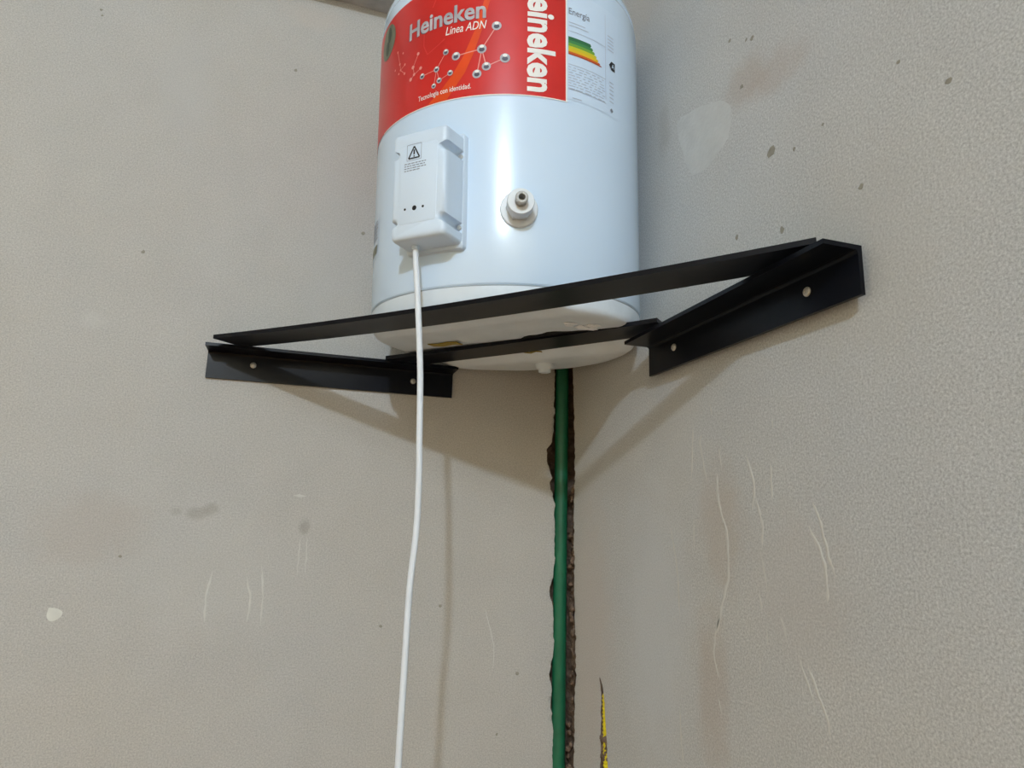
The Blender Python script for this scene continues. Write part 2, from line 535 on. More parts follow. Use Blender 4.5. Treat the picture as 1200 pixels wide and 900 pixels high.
def patch(name, wall, side, outline, material, label, h=0.00015):
    """thin dome-edged blob lying on a wall"""
    n = len(outline)
    c = Vector((sum(p[0] for p in outline) / n, sum(p[1] for p in outline) / n, 0))
    C = catmull([Vector((a, z, 0)) for a, z in outline] + [Vector((outline[0][0], outline[0][1], 0))], 4)[:-1]
    bm = bmesh.new()
    loops = []
    for s, k in ((1.0, 0.0), (0.93, 0.8), (0.6, 1.0)):
        row = []
        for p in C:
            u = c + (p - c) * s + noise.noise_vector(p * 90) * 0.002
            row.append(bm.verts.new((u.x, -h * k - 0.00005, u.y) if side == 'L' else (-h * k - 0.00005, u.x, u.y)))
        loops.append(row)
    for A, B in zip(loops, loops[1:]):
        for k in range(len(A)):
            j = (k + 1) % len(A)
            bm.faces.new((A[k], A[j], B[j], B[k]))
    bm.faces.new(loops[-1])
    o = from_bm(name, bm, material, wall)
    o['label'] = label
    return o


patch('plaster_patch', wall_right, 'R', [(-0.3333, 0.2667), (-0.3743, 0.2561), (-0.4109, 0.2387), (-0.4289, 0.2193), (-0.4223, 0.1883), (-0.3889, 0.1757), (-0.3667, 0.1754), (-0.3474, 0.1897), (-0.3254, 0.2538)],
      M_patch, 'lighter smooth patch of plaster beside the heater')
patch('filler_dab', wall_left, 'L', [(-0.672, -0.334), (-0.665, -0.335), (-0.6575, -0.3395), (-0.659, -0.346), (-0.667, -0.349), (-0.673, -0.343)], M_filler, 'small white dab of filler')


M_dirt = mat('dirt_spot', (148, 144, 132), 0.9, spec=0.1, var=0.15, vscale=150)


def dirt_spot(wall, side, a, z, r):
    q = random.Random(int(a * 1e5) + int(z * 1e4))
    out = [(a + r * q.uniform(0.6, 1.2) * math.cos(k * math.pi / 4), z + r * q.uniform(0.6, 1.2) * math.sin(k * math.pi / 4)) for k in range(8)]
    c = Vector((a, z, 0))
    bm = bmesh.new()
    vs = [bm.verts.new((x, -0.0002, y) if side == 'L' else (-0.0002, x, y)) for x, y in out]
    bs = [bm.verts.new((x + (x - a) * 0.3, 0.0, y + (y - z) * 0.3) if side == 'L' else (0.0, x + (x - a) * 0.3, y + (y - z) * 0.3)) for x, y in out]
    bm.faces.new(vs)
    for k in range(8):
        bm.faces.new((vs[k], vs[(k + 1) % 8], bs[(k + 1) % 8], bs[k]))
    return from_bm('dirt_spot', bm, M_dirt, wall)


for x, z, r in [(-0.4583, 0.4475, 0.0022), (-0.3402, 0.2001, 0.0022), (-0.6276, 0.1251, 0.0022), (-0.6042, -0.2738, 0.0016), (-0.0789, -0.4308, 0.0024), (-0.107, -0.51, 0.0016), (-0.2772, -0.3632, 0.0018),
                (-0.7241, 0.4757, 0.0016), (-0.7220, 0.4670, 0.0014), (-0.1955, -0.3374, 0.0018)]:
    dirt_spot(wall_left, 'L', x, z, r)
for y, z, r in [(-0.4872, 0.1355, 0.0048), (-0.4485, 0.232, 0.0026), (-0.4323, 0.2989, 0.0022), (-0.4588, 0.2796, 0.0016), (-0.468, 0.2746, 0.0022),
                (-0.5168, 0.1216, 0.0018), (-0.5865, 0.0493, 0.0022), (-0.495, 0.0513, 0.0026), (-0.4296, 0.0714, 0.0024), (-0.6665, 0.0892, 0.0022),
                (-0.6298, 0.1305, 0.0016), (-0.5524, 0.1249, 0.0014)]:
    dirt_spot(wall_right, 'R', y, z, r)


# ------------------------------------------------------------------ shelf bracket: two wall angles and two flat bars welded across the corner
M_black = mat('black_enamel', (13, 15, 22), 0.30, spec=0.18, var=0.25, vscale=30, bump=0.00008, bscale=60)
M_screw = mat('zinc_screw', (190, 190, 186), 0.45, metal=0.6, var=0.1)
LEG, TH = 0.04, 0.004
bracket = thing('corner_shelf_bracket', 'black steel corner bracket carrying the white water heater', 'bracket', (-0.25, -0.25, 0))


def bracket_part(name, bm, material, smooth=None):
    for v in bm.verts:
        v.co -= Vector((-0.25, -0.25, 0))
    return from_bm(name, bm, material, bracket, smooth)


GAP = 0.008           # the right wall is hollow behind its angle iron


def wall_angle(side, s0, s1):
    """L section: one leg flat on the wall, one leg out into the room at the top"""
    sec = [(0, 0), (LEG, 0), (LEG, -TH), (TH * 1.7, -TH), (TH * 1.2, -TH * 1.2), (TH, -TH * 1.7), (TH, -LEG), (0, -LEG)]     # (out from wall, z)
    bm = bmesh.new()
    if side == 'R':
        sec = [(0.037 if a == LEG else a, z) for a, z in sec]
    ends = []
    for s in (s0, s1):
        ends.append([bm.verts.new((s, -a - 0.0003, z) if side == 'L' else (-a - GAP, s, z - 0.0035)) for a, z in sec])
    n = len(sec)
    for k in range(n):
        bm.faces.new((ends[0][k], ends[0][(k + 1) % n], ends[1][(k + 1) % n], ends[1][k]))
    bm.faces.new(ends[0])
    bm.faces.new(ends[1][::-1])
    es = [e for e in bm.edges if len(e.link_faces) == 2 and e.calc_face_angle(0) > 1.0]
    bmesh.ops.bevel(bm, geom=es, offset=0.0006, segments=1, affect='EDGES')
    return bracket_part('wall_angle', bm, M_black)


wall_angle('L', -0.5322, -0.1935)['label'] = 'angle iron screwed to the left wall'
wall_angle('R', -0.2695, -0.5895)['label'] = 'angle iron screwed to the right wall'


def cross_bar(A, B, width, sag, thick=0.005):
    A, B = Vector((A[0], A[1], 0)), Vector((B[0], B[1], 0))
    d = (B - A).normalized()
    n = Vector((-d.y, d.x, 0))
    if n.x < 0:
        n = -n
    bm = bmesh.new()
    rows_ = []
    K = 28
    for i in range(K + 1):
        t = i / K
        p = A.lerp(B, t)
        z = -sag * 4 * t * (1 - t) + 0.0002 + 0.0015 * t
        rows_.append([bm.verts.new(p + n * u + Vector((0, 0, z + h))) for u, h in ((0, 0), (width, 0), (width, thick), (0, thick))])
    for P0, P1 in zip(rows_, rows_[1:]):
        for k in range(4):
            bm.faces.new((P0[k], P0[(k + 1) % 4], P1[(k + 1) % 4], P1[k]))
    bm.faces.new(rows_[0])
    bm.faces.new(rows_[-1])
    return bracket_part('cross_bar', bm, M_black)


cross_bar((-0.5211, -0.0620), (-0.0340, -0.5715), 0.047, 0.007)['label'] = 'long flat front bar, slightly sagging'
cross_bar((-0.2993, -0.0404), (-0.0409, -0.3391), 0.047, 0.0015)['label'] = 'shorter flat bar nearer the corner'


# dark flap added to stand for the shaded gap between rear bar and tank
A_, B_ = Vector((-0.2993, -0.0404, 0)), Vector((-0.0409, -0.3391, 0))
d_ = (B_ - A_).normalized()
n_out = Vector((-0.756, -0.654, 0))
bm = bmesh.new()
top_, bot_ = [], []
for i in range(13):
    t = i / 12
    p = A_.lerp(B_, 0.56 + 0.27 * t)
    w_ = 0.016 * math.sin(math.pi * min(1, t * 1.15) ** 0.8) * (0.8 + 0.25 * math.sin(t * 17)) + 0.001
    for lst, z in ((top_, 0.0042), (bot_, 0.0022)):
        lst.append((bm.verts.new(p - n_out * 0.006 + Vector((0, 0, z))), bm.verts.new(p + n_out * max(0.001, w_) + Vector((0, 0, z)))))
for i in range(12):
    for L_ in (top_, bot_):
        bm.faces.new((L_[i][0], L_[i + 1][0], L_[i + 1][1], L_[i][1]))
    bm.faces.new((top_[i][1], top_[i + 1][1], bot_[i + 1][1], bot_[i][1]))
M_gap_shade = mat('dark_gap_shade', (14, 14, 14), 0.8, spec=0.2)
bracket_part('gap_shade_flap', bm, M_gap_shade)['label'] = 'dark flap standing for the shaded gap above the rear bar'


def screw(side, s, z):
    M3 = Matrix(((1, 0, 0), (0, 0, 1), (0, -1, 0))) if side == 'L' else Matrix(((0, 0, -1), (1, 0, 0), (0, -1, 0)))
    org = Vector((s, -TH - 0.0003, z)) if side == 'L' else Vector((-TH - GAP, s, z))
    if side == 'L':
        M3 = Matrix(((1, 0, 0), (0, 0, -1), (0, 1, 0)))
    else:
        M3 = Matrix(((0, 0, -1), (1, 0, 0), (0, 1, 0)))
    prof = [(0.0042, -0.0002), (0.0042, 0.0008), (0.0034, 0.0018), (0.0016, 0.0023), (0.0014, 0.0012), (0, 0.0012)]
    o = lathe('screw_head', prof, M_screw, bracket, n=16, axis=(org - Vector((-0.25, -0.25, 0)), M3))
    return o


for side, s, z in (('L', -0.4735, -0.0180), ('L', -0.2528, -0.0204), ('R', -0.5344, -0.0235), ('R', -0.3262, -0.0210)):
    screw(side, s, z)


# ------------------------------------------------------------------ pipes
M_green = mat('green_plastic_pipe', (24, 100, 70), 0.42, spec=0.45, var=0.15, vscale=30)
pipe_pts = [(-0.0128, 0.004, z) for z in [0.30 - 0.05 * i for i in range(22)]]
pp = tube('water_pipe', pipe_pts, 0.0102, M_green, None, n=20)
pp['label'] = 'green plastic water pipe set in the corner chase below the heater'
pp['category'] = 'pipe'
M_yellow = mat('yellow_conduit', (226, 206, 20), 0.5, var=0.1, vscale=60)
zz = [-0.436 - 0.0012 * i for i in range(166)]
cy = tube('conduit', [(0.0062, -0.1160 - 0.0035 * min(1, (-0.424 - z) / 0.1), z) for z in zz], 0.0062, M_yellow, None, n=14,
          rfun=lambda i: 0.0068 if (i // 2) % 2 else 0.0060, smooth=180)
cy['label'] = 'yellow corrugated conduit showing in the short slit of the right wall'
cy['category'] = 'conduit'


# ------------------------------------------------------------------ the water heater
RT = 0.1685
HE = Euler((rad(3.085), rad(-1.956), rad(-0.053)))
heater = thing('water_heater', 'white cylindrical electric water heater with red label on the corner bracket', 'water heater', (-0.167, -0.182, -0.0022), HE)
HM = Matrix.Translation((-0.167, -0.182, -0.0022)) @ HE.to_matrix().to_4x4()
HI = HM.inverted()
M_tank = mat('white_enamel', (208, 229, 250), 0.20, spec=0.5, coat=0.3, var=0.012, vscale=8)
M_cap = mat('white_cap', (218, 228, 236), 0.34, spec=0.4, var=0.05, vscale=25, bump=0.002, bscale=25)
M_box = mat('white_plastic', (212, 228, 244), 0.38, spec=0.4, var=0.01)
M_cord = mat('white_cord', (224, 230, 236), 0.45, spec=0.4, var=0.03, vscale=60)
M_seam = mat('grey_seam', (158, 170, 180), 0.5, var=0.05)
Z0, Z1 = 0.0315, 0.402

lathe('tank_body', [(RT - 0.002, Z0 + 0.0002), (RT - 0.0006, Z0 + 0.0012), (RT, Z0 + 0.003)] + [(RT, Z0 + 0.003 + (Z1 - Z0 - 0.006) * k / 6) for k in range(1, 7)] +
      [(RT - 0.0006, Z1 - 0.0012), (RT - 0.002, Z1 - 0.0002)], M_tank, heater, n=160, smooth=60)


def bottom_deform(co):
    """the cover bulges down behind the rear bar and is dented and wavy"""
    d = (co.x * 0.747 + co.y * 0.665)                     # towards the corner
    r = math.hypot(co.x, co.y)
    low = max(0.0, min(1.0, (0.0125 - co.z) / 0.004))
    s = max(0.0, min(1.0, (d - 0.046) / 0.03))
    s = s * s * (3 - 2 * s)
    e = max(0.0, min(1.0, (RT - 0.004 - r) / 0.012))
    dz = -0.0130 * s * low * (0.55 + 0.45 * e)
    dz += 0.0008 * noise.noise(co * 22) * low
    f = max(0.0, min(1.0, (-d - 0.085) / 0.02))
    dz += 0.0035 * f * f * (3 - 2 * f) * low              # pressed up where it sits on the front bar
    return Vector((co.x, co.y, co.z + dz))


lathe('bottom_cap', [(RT - 0.0024, Z0), (RT - 0.0010, Z0 - 0.0008), (RT - 0.0010, 0.0170), (RT - 0.0018, 0.0130), (RT - 0.0042, 0.0098), (RT - 0.0085, 0.0080)] +
      [(0.156 - 0.006 * k, 0.0072) for k in range(0, 26)] + [(0, 0.0072)], M_cap, heater, n=160, smooth=60, deform=bottom_deform)
lathe('seam_ring', [(RT - 0.004, Z0 - 0.001), (RT - 0.0010, Z0 - 0.0004), (RT - 0.0010, Z0 + 0.0006), (RT - 0.004, Z0 + 0.001)], M_seam, heater, n=160)
lathe('seam_ring', [(RT - 0.004, Z1 - 0.001), (RT - 0.0014, Z1 - 0.0006), (RT - 0.0014, Z1 + 0.0009), (RT - 0.004, Z1 + 0.001)], M_seam, heater, n=160)
prof = [(RT - 0.0024, Z1), (RT - 0.0010, Z1 + 0.0012)]
for k in range(1, 11):
    a = k / 10 * math.pi / 2
    prof.append((RT - 0.0010 - 0.032 * (1 - math.cos(a)), Z1 + 0.002 + 0.030 * math.sin(a)))
prof += [(0.10, Z1 + 0.037), (0.05, Z1 + 0.040), (0, Z1 + 0.041)]
lathe('top_cap', prof, M_tank, heater, n=160, smooth=60)


# --- printing on the curved body: flat shapes in (arc, height) of a template of radius R0, wrapped on the cylinder
R0 = 0.1586


def turn(a):
    return a + 1.1 + 0.9 * max(0.0, min(1.0, (a + 105.0) / 45.0))


def lift(z):
    return 1.055 * z + 0.0170


def wrap_bm(bm, a0, off):
    """bm holds x = arc length to the right of angle a0 (degrees), y = height"""
    xs = [v.co.x for v in bm.verts]
    x = math.floor(min(xs) / 0.003) * 0.003
    while x < max(xs):
        bmesh.ops.bisect_plane(bm, geom=bm.verts[:] + bm.edges[:] + bm.faces[:], plane_co=(x, 0, 0), plane_no=(1, 0, 0), dist=1e-7)
        x += 0.003
    for v in bm.verts:
        a = rad(turn(a0 + math.degrees(v.co.x / R0)))
        R_ = RT + off + v.co.z
        v.co = Vector((R_ * math.cos(a), R_ * math.sin(a), lift(v.co.y)))


def poly_bm(polys):
    bm = bmesh.new()
    for p in polys:
        bm.faces.new([bm.verts.new((x, y, 0)) for x, y in p])
    return bm


def print_on(name, bm, a0, off, material, parent):
    wrap_bm(bm, a0, off)
    me = bpy.data.meshes.new(name)
    bm.to_mesh(me)
    bm.free()
    return link(name, me, material, parent)


def text_bm(body, bold=0.0, shear=0.0, spacing=1.0):
    cu = bpy.data.curves.new('lettering', 'FONT')
    cu.body = body
    cu.offset = bold
    cu.shear = shear
    cu.space_character = spacing
    cu.resolution_u = 3
    ob = bpy.data.objects.new('lettering_source', cu)
    COL.objects.link(ob)
    bpy.context.view_layer.update()
    me = bpy.data.meshes.new_from_object(ob)
    bpy.data.objects.remove(ob)
    bpy.data.curves.remove(cu)
    bm = bmesh.new()
    bm.from_mesh(me)
    bpy.data.meshes.remove(me)
    return bm


def fit_text(bm, x0, x1, y0, cap):
    """scale so the ink spans x0..x1; y0 baseline, cap = height of an ascender (0.73 em)"""
    xs = [v.co.x for v in bm.verts]
    a, b = min(xs), max(xs)
    top = max(v.co.y for v in bm.verts)
    for v in bm.verts:
        v.co.x = x0 + (v.co.x - a) / (b - a) * (x1 - x0)
        v.co.y = y0 + v.co.y / top * cap
    return bm


def arc(a0, a1):
    return rad(a1 - a0) * R0


def disc(cx, cz, r, n=14, sx=1.0):
    return [(cx + r * sx * math.cos(2 * math.pi * k / n), cz + r * math.sin(2 * math.pi * k / n)) for k in range(n)]


def bar(p, q_, w):
    d = Vector((q_[0] - p[0], q_[1] - p[1]))
    n = Vector((-d.y, d.x)).normalized() * w / 2
    return [(p[0] + n.x, p[1] + n.y), (q_[0] + n.x, q_[1] + n.y), (q_[0] - n.x, q_[1] - n.y), (p[0] - n.x, p[1] - n.y)]


def skin(name, a0, a1, z0, z1, off, material, parent, nz=2, edge=None):
    """curved sheet on the body"""
    n = max(2, int((a1 - a0) / 1.5))
    bm = bmesh.new()
    V = []
    for i in range(n + 1):
        a = rad(turn(a0 + (a1 - a0) * i / n))
        V.append([bm.verts.new(((RT + off) * math.cos(a), (RT + off) * math.sin(a), lift(z0 + (z1 - z0) * k / nz))) for k in range(nz + 1)])
    for A, B in zip(V, V[1:]):
        for k in range(nz):
            bm.faces.new((A[k], B[k], B[k + 1], A[k + 1]))
    o = from_bm(name, bm, material, parent, 180)
    return o


M_red = mat('red_label', (204, 38, 32), 0.34, spec=0.4, coat=0.2, var=0.10, vscale=14)
M_orange = mat('orange_print', (222, 74, 22), 0.34, spec=0.4, var=0.10, vscale=30)
M_rose = mat('rose_print', (214, 62, 56), 0.34, spec=0.4, var=0.05)
M_silver = mat('silver_print', (178, 178, 184), 0.4, spec=0.4, var=0.22, vscale=60)
M_dkprint = mat('dark_grey_print', (84, 82, 96), 0.4, spec=0.3, var=0.2, vscale=90)
M_white = mat('white_print', (240, 238, 234), 0.4, spec=0.4)
M_pinkp = mat('pink_print', (232, 150, 140), 0.4, spec=0.4)
M_olive = mat('olive_emblem', (112, 116, 96), 0.4, spec=0.4, var=0.2, vscale=80)
M_olive2 = mat('dark_emblem', (62, 74, 60), 0.4, spec=0.4, var=0.2, vscale=80)
M_ink = mat('black_ink', (34, 36, 42), 0.5)
M_grey = mat('grey_ink', (128, 134, 146), 0.5)
M_pale = mat('pale_grey_ink', (176, 184, 200), 0.5)

red = skin('red_label', -235, -87.2, 0.2132, 0.3485, 0.0004, M_red, heater)
red['label'] = 'red printed label around the upper tank'
# white border at the right and lower edge
print_on('label_border', poly_bm([[(arc(-100, -87.3), 0.2125), (arc(-100, -86.7), 0.2125), (arc(-100, -86.7), 0.3485), (arc(-100, -87.3), 0.3485)],
                                  [(arc(-100, -170), 0.2122), (arc(-100, -86.7), 0.2122), (arc(-100, -86.7), 0.2133), (arc(-100, -170), 0.2133)]]), -100, 0.0006, M_white, red)
# orange swash
A0 = -130.0
U = lambda a: arc(A0, a)
sw = [(-116.0, 0.3450), (-118.5, 0.3150), (-121.6, 0.2853), (-125.5, 0.2600), (-130.0, 0.2400), (-135.0, 0.2250), (-140.5, 0.2140)]
sw2 = [(-113.0, 0.3450), (-116.2, 0.3150), (-118.8, 0.2853), (-121.8, 0.2600), (-125.0, 0.2400), (-129.0, 0.2250), (-132.0, 0.2140)]
polys = [[(U(a[0]), a[1]), (U(b[0]), b[1]), (U(d[0]), d[1]), (U(c[0]), c[1])] for a, b, c, d in zip(sw, sw[1:], sw2, sw2[1:])]
print_on('orange_swash', poly_bm(polys), A0, 0.0006, M_orange, red)
cur = [(-143.3, 0.2980), (-143.2, 0.2835), (-141.4, 0.2726), (-139.5, 0.2745), (-136.5, 0.2785), (-133.5, 0.2835)]
cur2 = [(-139.4, 0.3250), (-138.3, 0.3310), (-137.5, 0.3360), (-136.6, 0.345)]
for C_ in (cur, cur2):
    print_on('thin_curve', poly_bm([bar((U(a), b), (U(c), d), 0.0012) for (a, b), (c, d) in zip(C_, C_[1:])]), A0, 0.0007, M_rose, red)
# lettering
print_on('lettering', fit_text(text_bm('Heineken', 0.024), U(-151.3), U(-117.3), 0.2995, 0.0192), A0, 0.0009, M_silver, red)['label'] = 'grey metallic lettering on the red label'
print_on('lettering', fit_text(text_bm('Heineken', 0.006), U(-151.7), U(-117.7), 0.2987, 0.0192), A0, 0.00075, M_dkprint, red)['label'] = 'dark drop shadow of the grey lettering'
print_on('lettering', fit_text(text_bm('Linea ADN', 0.004, 0.25), U(-133.2), U(-117.0), 0.2868, 0.0092), A0, 0.0009, M_white, red)['label'] = 'thin italic white lettering'
print_on('lettering', fit_text(text_bm('Tecnologia con identidad.', 0.008), U(-145.2), U(-122.5), 0.2216, 0.0056), A0, 0.0009, M_white, red)['label'] = 'small white line of print at the label foot'
# big upright word, read from top to bottom, letter tops to the right
bm = text_bm('Heineken', 0.031)
xs = [v.co.x for v in bm.verts]
x0, x1, top = min(xs), max(xs), max(v.co.y for v in bm.verts)
for v in bm.verts:
    u, w = (v.co.x - x0) / (x1 - x0), v.co.y / top
    v.co = Vector((arc(A0, -101.5) + w * 0.0280, 0.3475 - u * (0.3475 - 0.2175), 0))
print_on('lettering', bm, A0, 0.0009, M_white, red)['label'] = 'large white upright word on the red label'
# molecule picture
mol = [(-113.27, 0.2889, .0050), (-118.66, 0.2640, .0050), (-128.65, 0.2603, .0046), (-116.86, 0.2442, .0047), (-110.04, 0.2526, .0052), (-120.33, 0.2367, .0048),
       (-132.91, 0.2677, .0033), (-136.81, 0.2512, .0033), (-143.58, 0.2494, .0032), (-135.51, 0.2377, .0031), (-130.87, 0.2429, .0032), (-137.89, 0.2332, .0028),
       (-146.05, 0.2782, .0019), (-148.71, 0.2652, .0022), (-144.54, 0.2599, .0020), (-147.97, 0.2561, .0018), (-149.84, 0.2523, .0022),
       (-159.25, 0.2967, .0013), (-155.28, 0.2903, .0012), (-157.35, 0.2798, .0015), (-153.82, 0.2749, .0014), (-156.7, 0.2719, .0013), (-153.85, 0.2642, .0016),
       (-160.84, 0.2771, .0012), (-157.86, 0.2689, .0013)]
bonds = [(0, 1), (1, 2), (1, 3), (1, 5), (3, 4), (6, 7), (7, 8), (7, 9), (7, 11), (9, 10), (12, 13), (13, 15), (15, 16), (15, 14), (19, 21), (21, 20), (17, 19), (21, 22)]
print_on('molecule_bonds', poly_bm([bar((U(mol[a][0]), mol[a][1]), (U(mol[b][0]), mol[b][1]), 0.0011 if a < 6 else 0.0007) for a, b in bonds]), A0, 0.0007, M_pinkp, red)
for i, (a, z, r) in enumerate(mol):
    o = print_on('molecule_ball', poly_bm([disc(U(a), z, r, 16)]), A0, 0.0009, M_silver if i < 12 else M_pinkp, red)
for a, z, r in mol[:12]:
    print_on('ball_shading', poly_bm([disc(U(a), z - r * 0.15, r * 0.48, 10, 1.25)]), A0, 0.0011, M_dkprint, red)
    print_on('ball_glint', poly_bm([disc(U(a), z + r * 0.55, r * 0.36, 10, 1.3)]), A0, 0.0012, M_white, red)
# oval emblem near the left outline
print_on('emblem', poly_bm([disc(U(-169.0), 0.3240, 0.0205, 26, 0.98)]), A0, 0.0007, M_olive, red)['label'] = 'grey green oval emblem'
print_on('emblem_figure', poly_bm([disc(U(-167.6), 0.3310, 0.0095, 14, 0.55), disc(U(-169.6), 0.3170, 0.0090, 14, 0.6)]), A0, 0.0009, M_olive2, red)

# energy label
M_paper = mat('white_paper', (209, 229, 250), 0.26, spec=0.5, coat=0.3, var=0.01)
en = skin('energy_label', -86.6, -60.2, 0.2165, 0.3400, 0.0003, M_paper, heater)
en['label'] = 'white energy label beside the red label'
E0 = -75.0
V_ = lambda a: arc(E0, a)
print_on('lettering', fit_text(text_bm('Energ\u00eda', 0.006), V_(-86.0), V_(-76.6), 0.3136, 0.0072), E0, 0.0006, M_grey, en)['label'] = 'small grey heading of the energy label'
cols = [(46, 110, 70), (62, 134, 74), (116, 166, 60), (206, 198, 40), (226, 186, 32), (206, 98, 34), (178, 60, 40)]
zs = 0.2875
for k, c in enumerate(cols):
    h = (0.0040, 0.0033, 0.0033, 0.0033, 0.0031, 0.0022, 0.0013)[k]
    e = -76.4 + 0.9 * k
    print_on('rating_arrow', poly_bm([[(V_(-86.2), zs - h), (V_(e), zs - h), (V_(e + 0.5), zs - h / 2), (V_(e), zs), (V_(-86.2), zs)]]), E0, 0.0006,
             mat('rating_%d' % k, c, 0.5), en)
    zs -= h
q = random.Random(8)
lines = []
for z in (0.3040, 0.3005):
    lines.append(bar((V_(-86.0), z), (V_(-78.2 + q.uniform(-1, 1)), z), 0.0008))
for k in range(9):
    z = 0.2530 - 0.0030 * k
    x = -86.2
    while x < -69.5:
        w = q.uniform(0.8, 3.0)
        lines.append(bar((V_(x), z), (V_(min(x + w, -68.9)), z), 0.0007))
        x += w + q.uniform(0.4, 1.4)
lines += [bar((V_(-68.4), 0.3330), (V_(-68.4), 0.2330), 0.0005), bar((V_(-86.2), 0.2560), (V_(-68.4), 0.2560), 0.0006), bar((V_(-86.2), 0.2940), (V_(-68.4), 0.2940), 0.0005),
          bar((V_(-86.2), 0.2280), (V_(-68.4), 0.2280), 0.0006), bar((V_(-84.5), 0.2150 + 0.004), (V_(-80.5), 0.2150 + 0.004), 0.0009)]
for k in range(5):
    z = 0.310 - 0.0040 * k
    lines.append(bar((V_(-67.0), z), (V_(-63.4), z), 0.0011))
for k in range(6):
    z = 0.2560 - 0.0045 * k
    lines.append(bar((V_(-66.2), z), (V_(-63.6), z), 0.0010))
print_on('fine_print', poly_bm(lines), E0, 0.0006, M_pale, en)
print_on('rating_mark', poly_bm([[(V_(-66.3), 0.2763), (V_(-64.9), 0.2815), (V_(-62.6), 0.2815), (V_(-62.6), 0.2711), (V_(-64.9), 0.2711)]]), E0, 0.0007, M_ink, en)['label'] = 'black rating pointer'
print_on('lettering', fit_text(text_bm('A', 0.01), V_(-64.9), V_(-63.1), 0.2738, 0.0052), E0, 0.0010, M_paper, en)['label'] = 'white letter in the black pointer'
print_on('rating_mark', poly_bm([[(V_(-66.0), 0.2235), (V_(-65.0), 0.2262), (V_(-64.0), 0.2235), (V_(-65.0), 0.2208)]]), E0, 0.0007, M_grey, en)

# sliver of another label at the left outline
side = skin('side_label', -196, -172.6, 0.072, 0.118, 0.0003, M_paper, heater)
side['label'] = 'pale label wrapping out of sight on the left of the tank'
S0 = -176.0
sl = []
for k in range(6):
    z = 0.114 - 0.004 * k
    sl.append(bar((arc(S0, -184), z), (arc(S0, -173.3 - q.uniform(0, 2)), z), 0.0015))
print_on('fine_print', poly_bm(sl), S0, 0.0006, M_grey, side)
print_on('label_mark', poly_bm([[(arc(S0, -186), 0.076), (arc(S0, -174.2), 0.076), (arc(S0, -173.6), 0.086), (arc(S0, -186), 0.086)]]), S0, 0.0006, M_olive, side)


# --- control box on the tank
BA, BZ, BK = rad(-133.9), 0.1330, 1.06
bn = Vector((math.cos(BA), math.sin(BA), 0))
bt = Vector((-math.sin(BA), math.cos(BA), 0))
bx = lambda s, u, d: bn * (RT + d * BK) + bt * s * BK + Vector((0, 0, BZ + u * BK))


def rounded_outline(hw, hh, r, bays=(), br=0.005, n=5):
    """counter-clockwise outline in (s, u) with concave bays on both long sides"""
    pts = []

    def corner(cx, cz, a0):
        for k in range(n + 1):
            a = a0 + math.pi / 2 * k / n
            pts.append((cx + r * math.cos(a), cz + r * math.sin(a)))

    def bay(x, z, sgn, up):
        for k in range(9):
            t = math.pi * k / 8
            pts.append((x - sgn * br * 1.25 * math.sin(t), z + up * -br * math.cos(t)))
    corner(hw - r, -hh + r, -math.pi / 2)
    for z in sorted(bays):
        bay(hw, z, 1, 1)
    corner(hw - r, hh - r, 0)
    corner(-hw + r, hh - r, math.pi / 2)
    for z in sorted(bays, reverse=True):
        bay(-hw, z, -1, -1)
    corner(-hw + r, -hh + r, math.pi)
    return pts


def loft(name, outline, layers, parent, material, smooth=40):
    """layers: (depth, inset)"""
    hw = max(p[0] for p in outline)
    hh = max(p[1] for p in outline)
    bm = bmesh.new()
    L_ = []
    for d, ins in layers:
        L_.append([bm.verts.new(bx(s * (1 - ins / hw), u * (1 - ins / hh), d)) for s, u in outline])
    n = len(outline)
    for A, B in zip(L_, L_[1:]):
        for k in range(n):
            j = (k + 1) % n
            bm.faces.new((A[k], A[j], B[j], B[k]))
    bm.faces.new(L_[0])
    bm.faces.new(L_[-1])
    return from_bm(name, bm, material, parent, smooth)


cover = loft('control_box', rounded_outline(0.0310, 0.0552, 0.004, (-0.0395, 0.0345), 0.0052),
             [(-0.004, -0.0010), (0.0290, 0.0), (0.0325, 0.0006), (0.0345, 0.0020), (0.0354, 0.0042)], heater, M_box)
cover['label'] = 'white plastic control box with cord'
loft('base_plate', rounded_outline(0.0330, 0.0600, 0.004), [(-0.012, 0.0), (0.0028, 0.0), (0.0040, 0.0010)], cover, M_box)
loft('front_panel', rounded_outline(0.0215, 0.0400, 0.003), [(0.0345, 0.0), (0.0356, 0.0), (0.0358, 0.0003)], cover, M_box)
MB3 = Matrix((bt, Vector((0, 0, 1)), bn)).transposed()
for s in (-1, 1):
    for u in (-0.0395, 0.0345):
        lathe('screw', [(0.0026, 0), (0.0026, 0.0015), (0.0018, 0.0022), (0, 0.0022)], M_screw, cover, n=12, axis=(bx(s * 0.0290, u, 0.004), MB3))
M_hole = mat('dark_hole', (18, 18, 20), 0.7)
for s, r in ((-0.0138, 0.0012), (-0.0030, 0.0025), (0.0068, 0.0013)):
    lathe('indicator_hole', [(r * 1.1, 0), (r, 0.0003), (r * 0.5, 0.0002), (0, 0.0002)], M_hole, cover, n=14, axis=(bx(s, -0.0250, 0.0357), MB3))


def face_print(name, polys, d, material):
    bm = bmesh.new()
    for p in polys:
        bm.faces.new([bm.verts.new(bx(s, u, d)) for s, u in p])
    me = bpy.data.meshes.new(name)
    bm.to_mesh(me)
    bm.free()
    return link(name, me, material, cover)


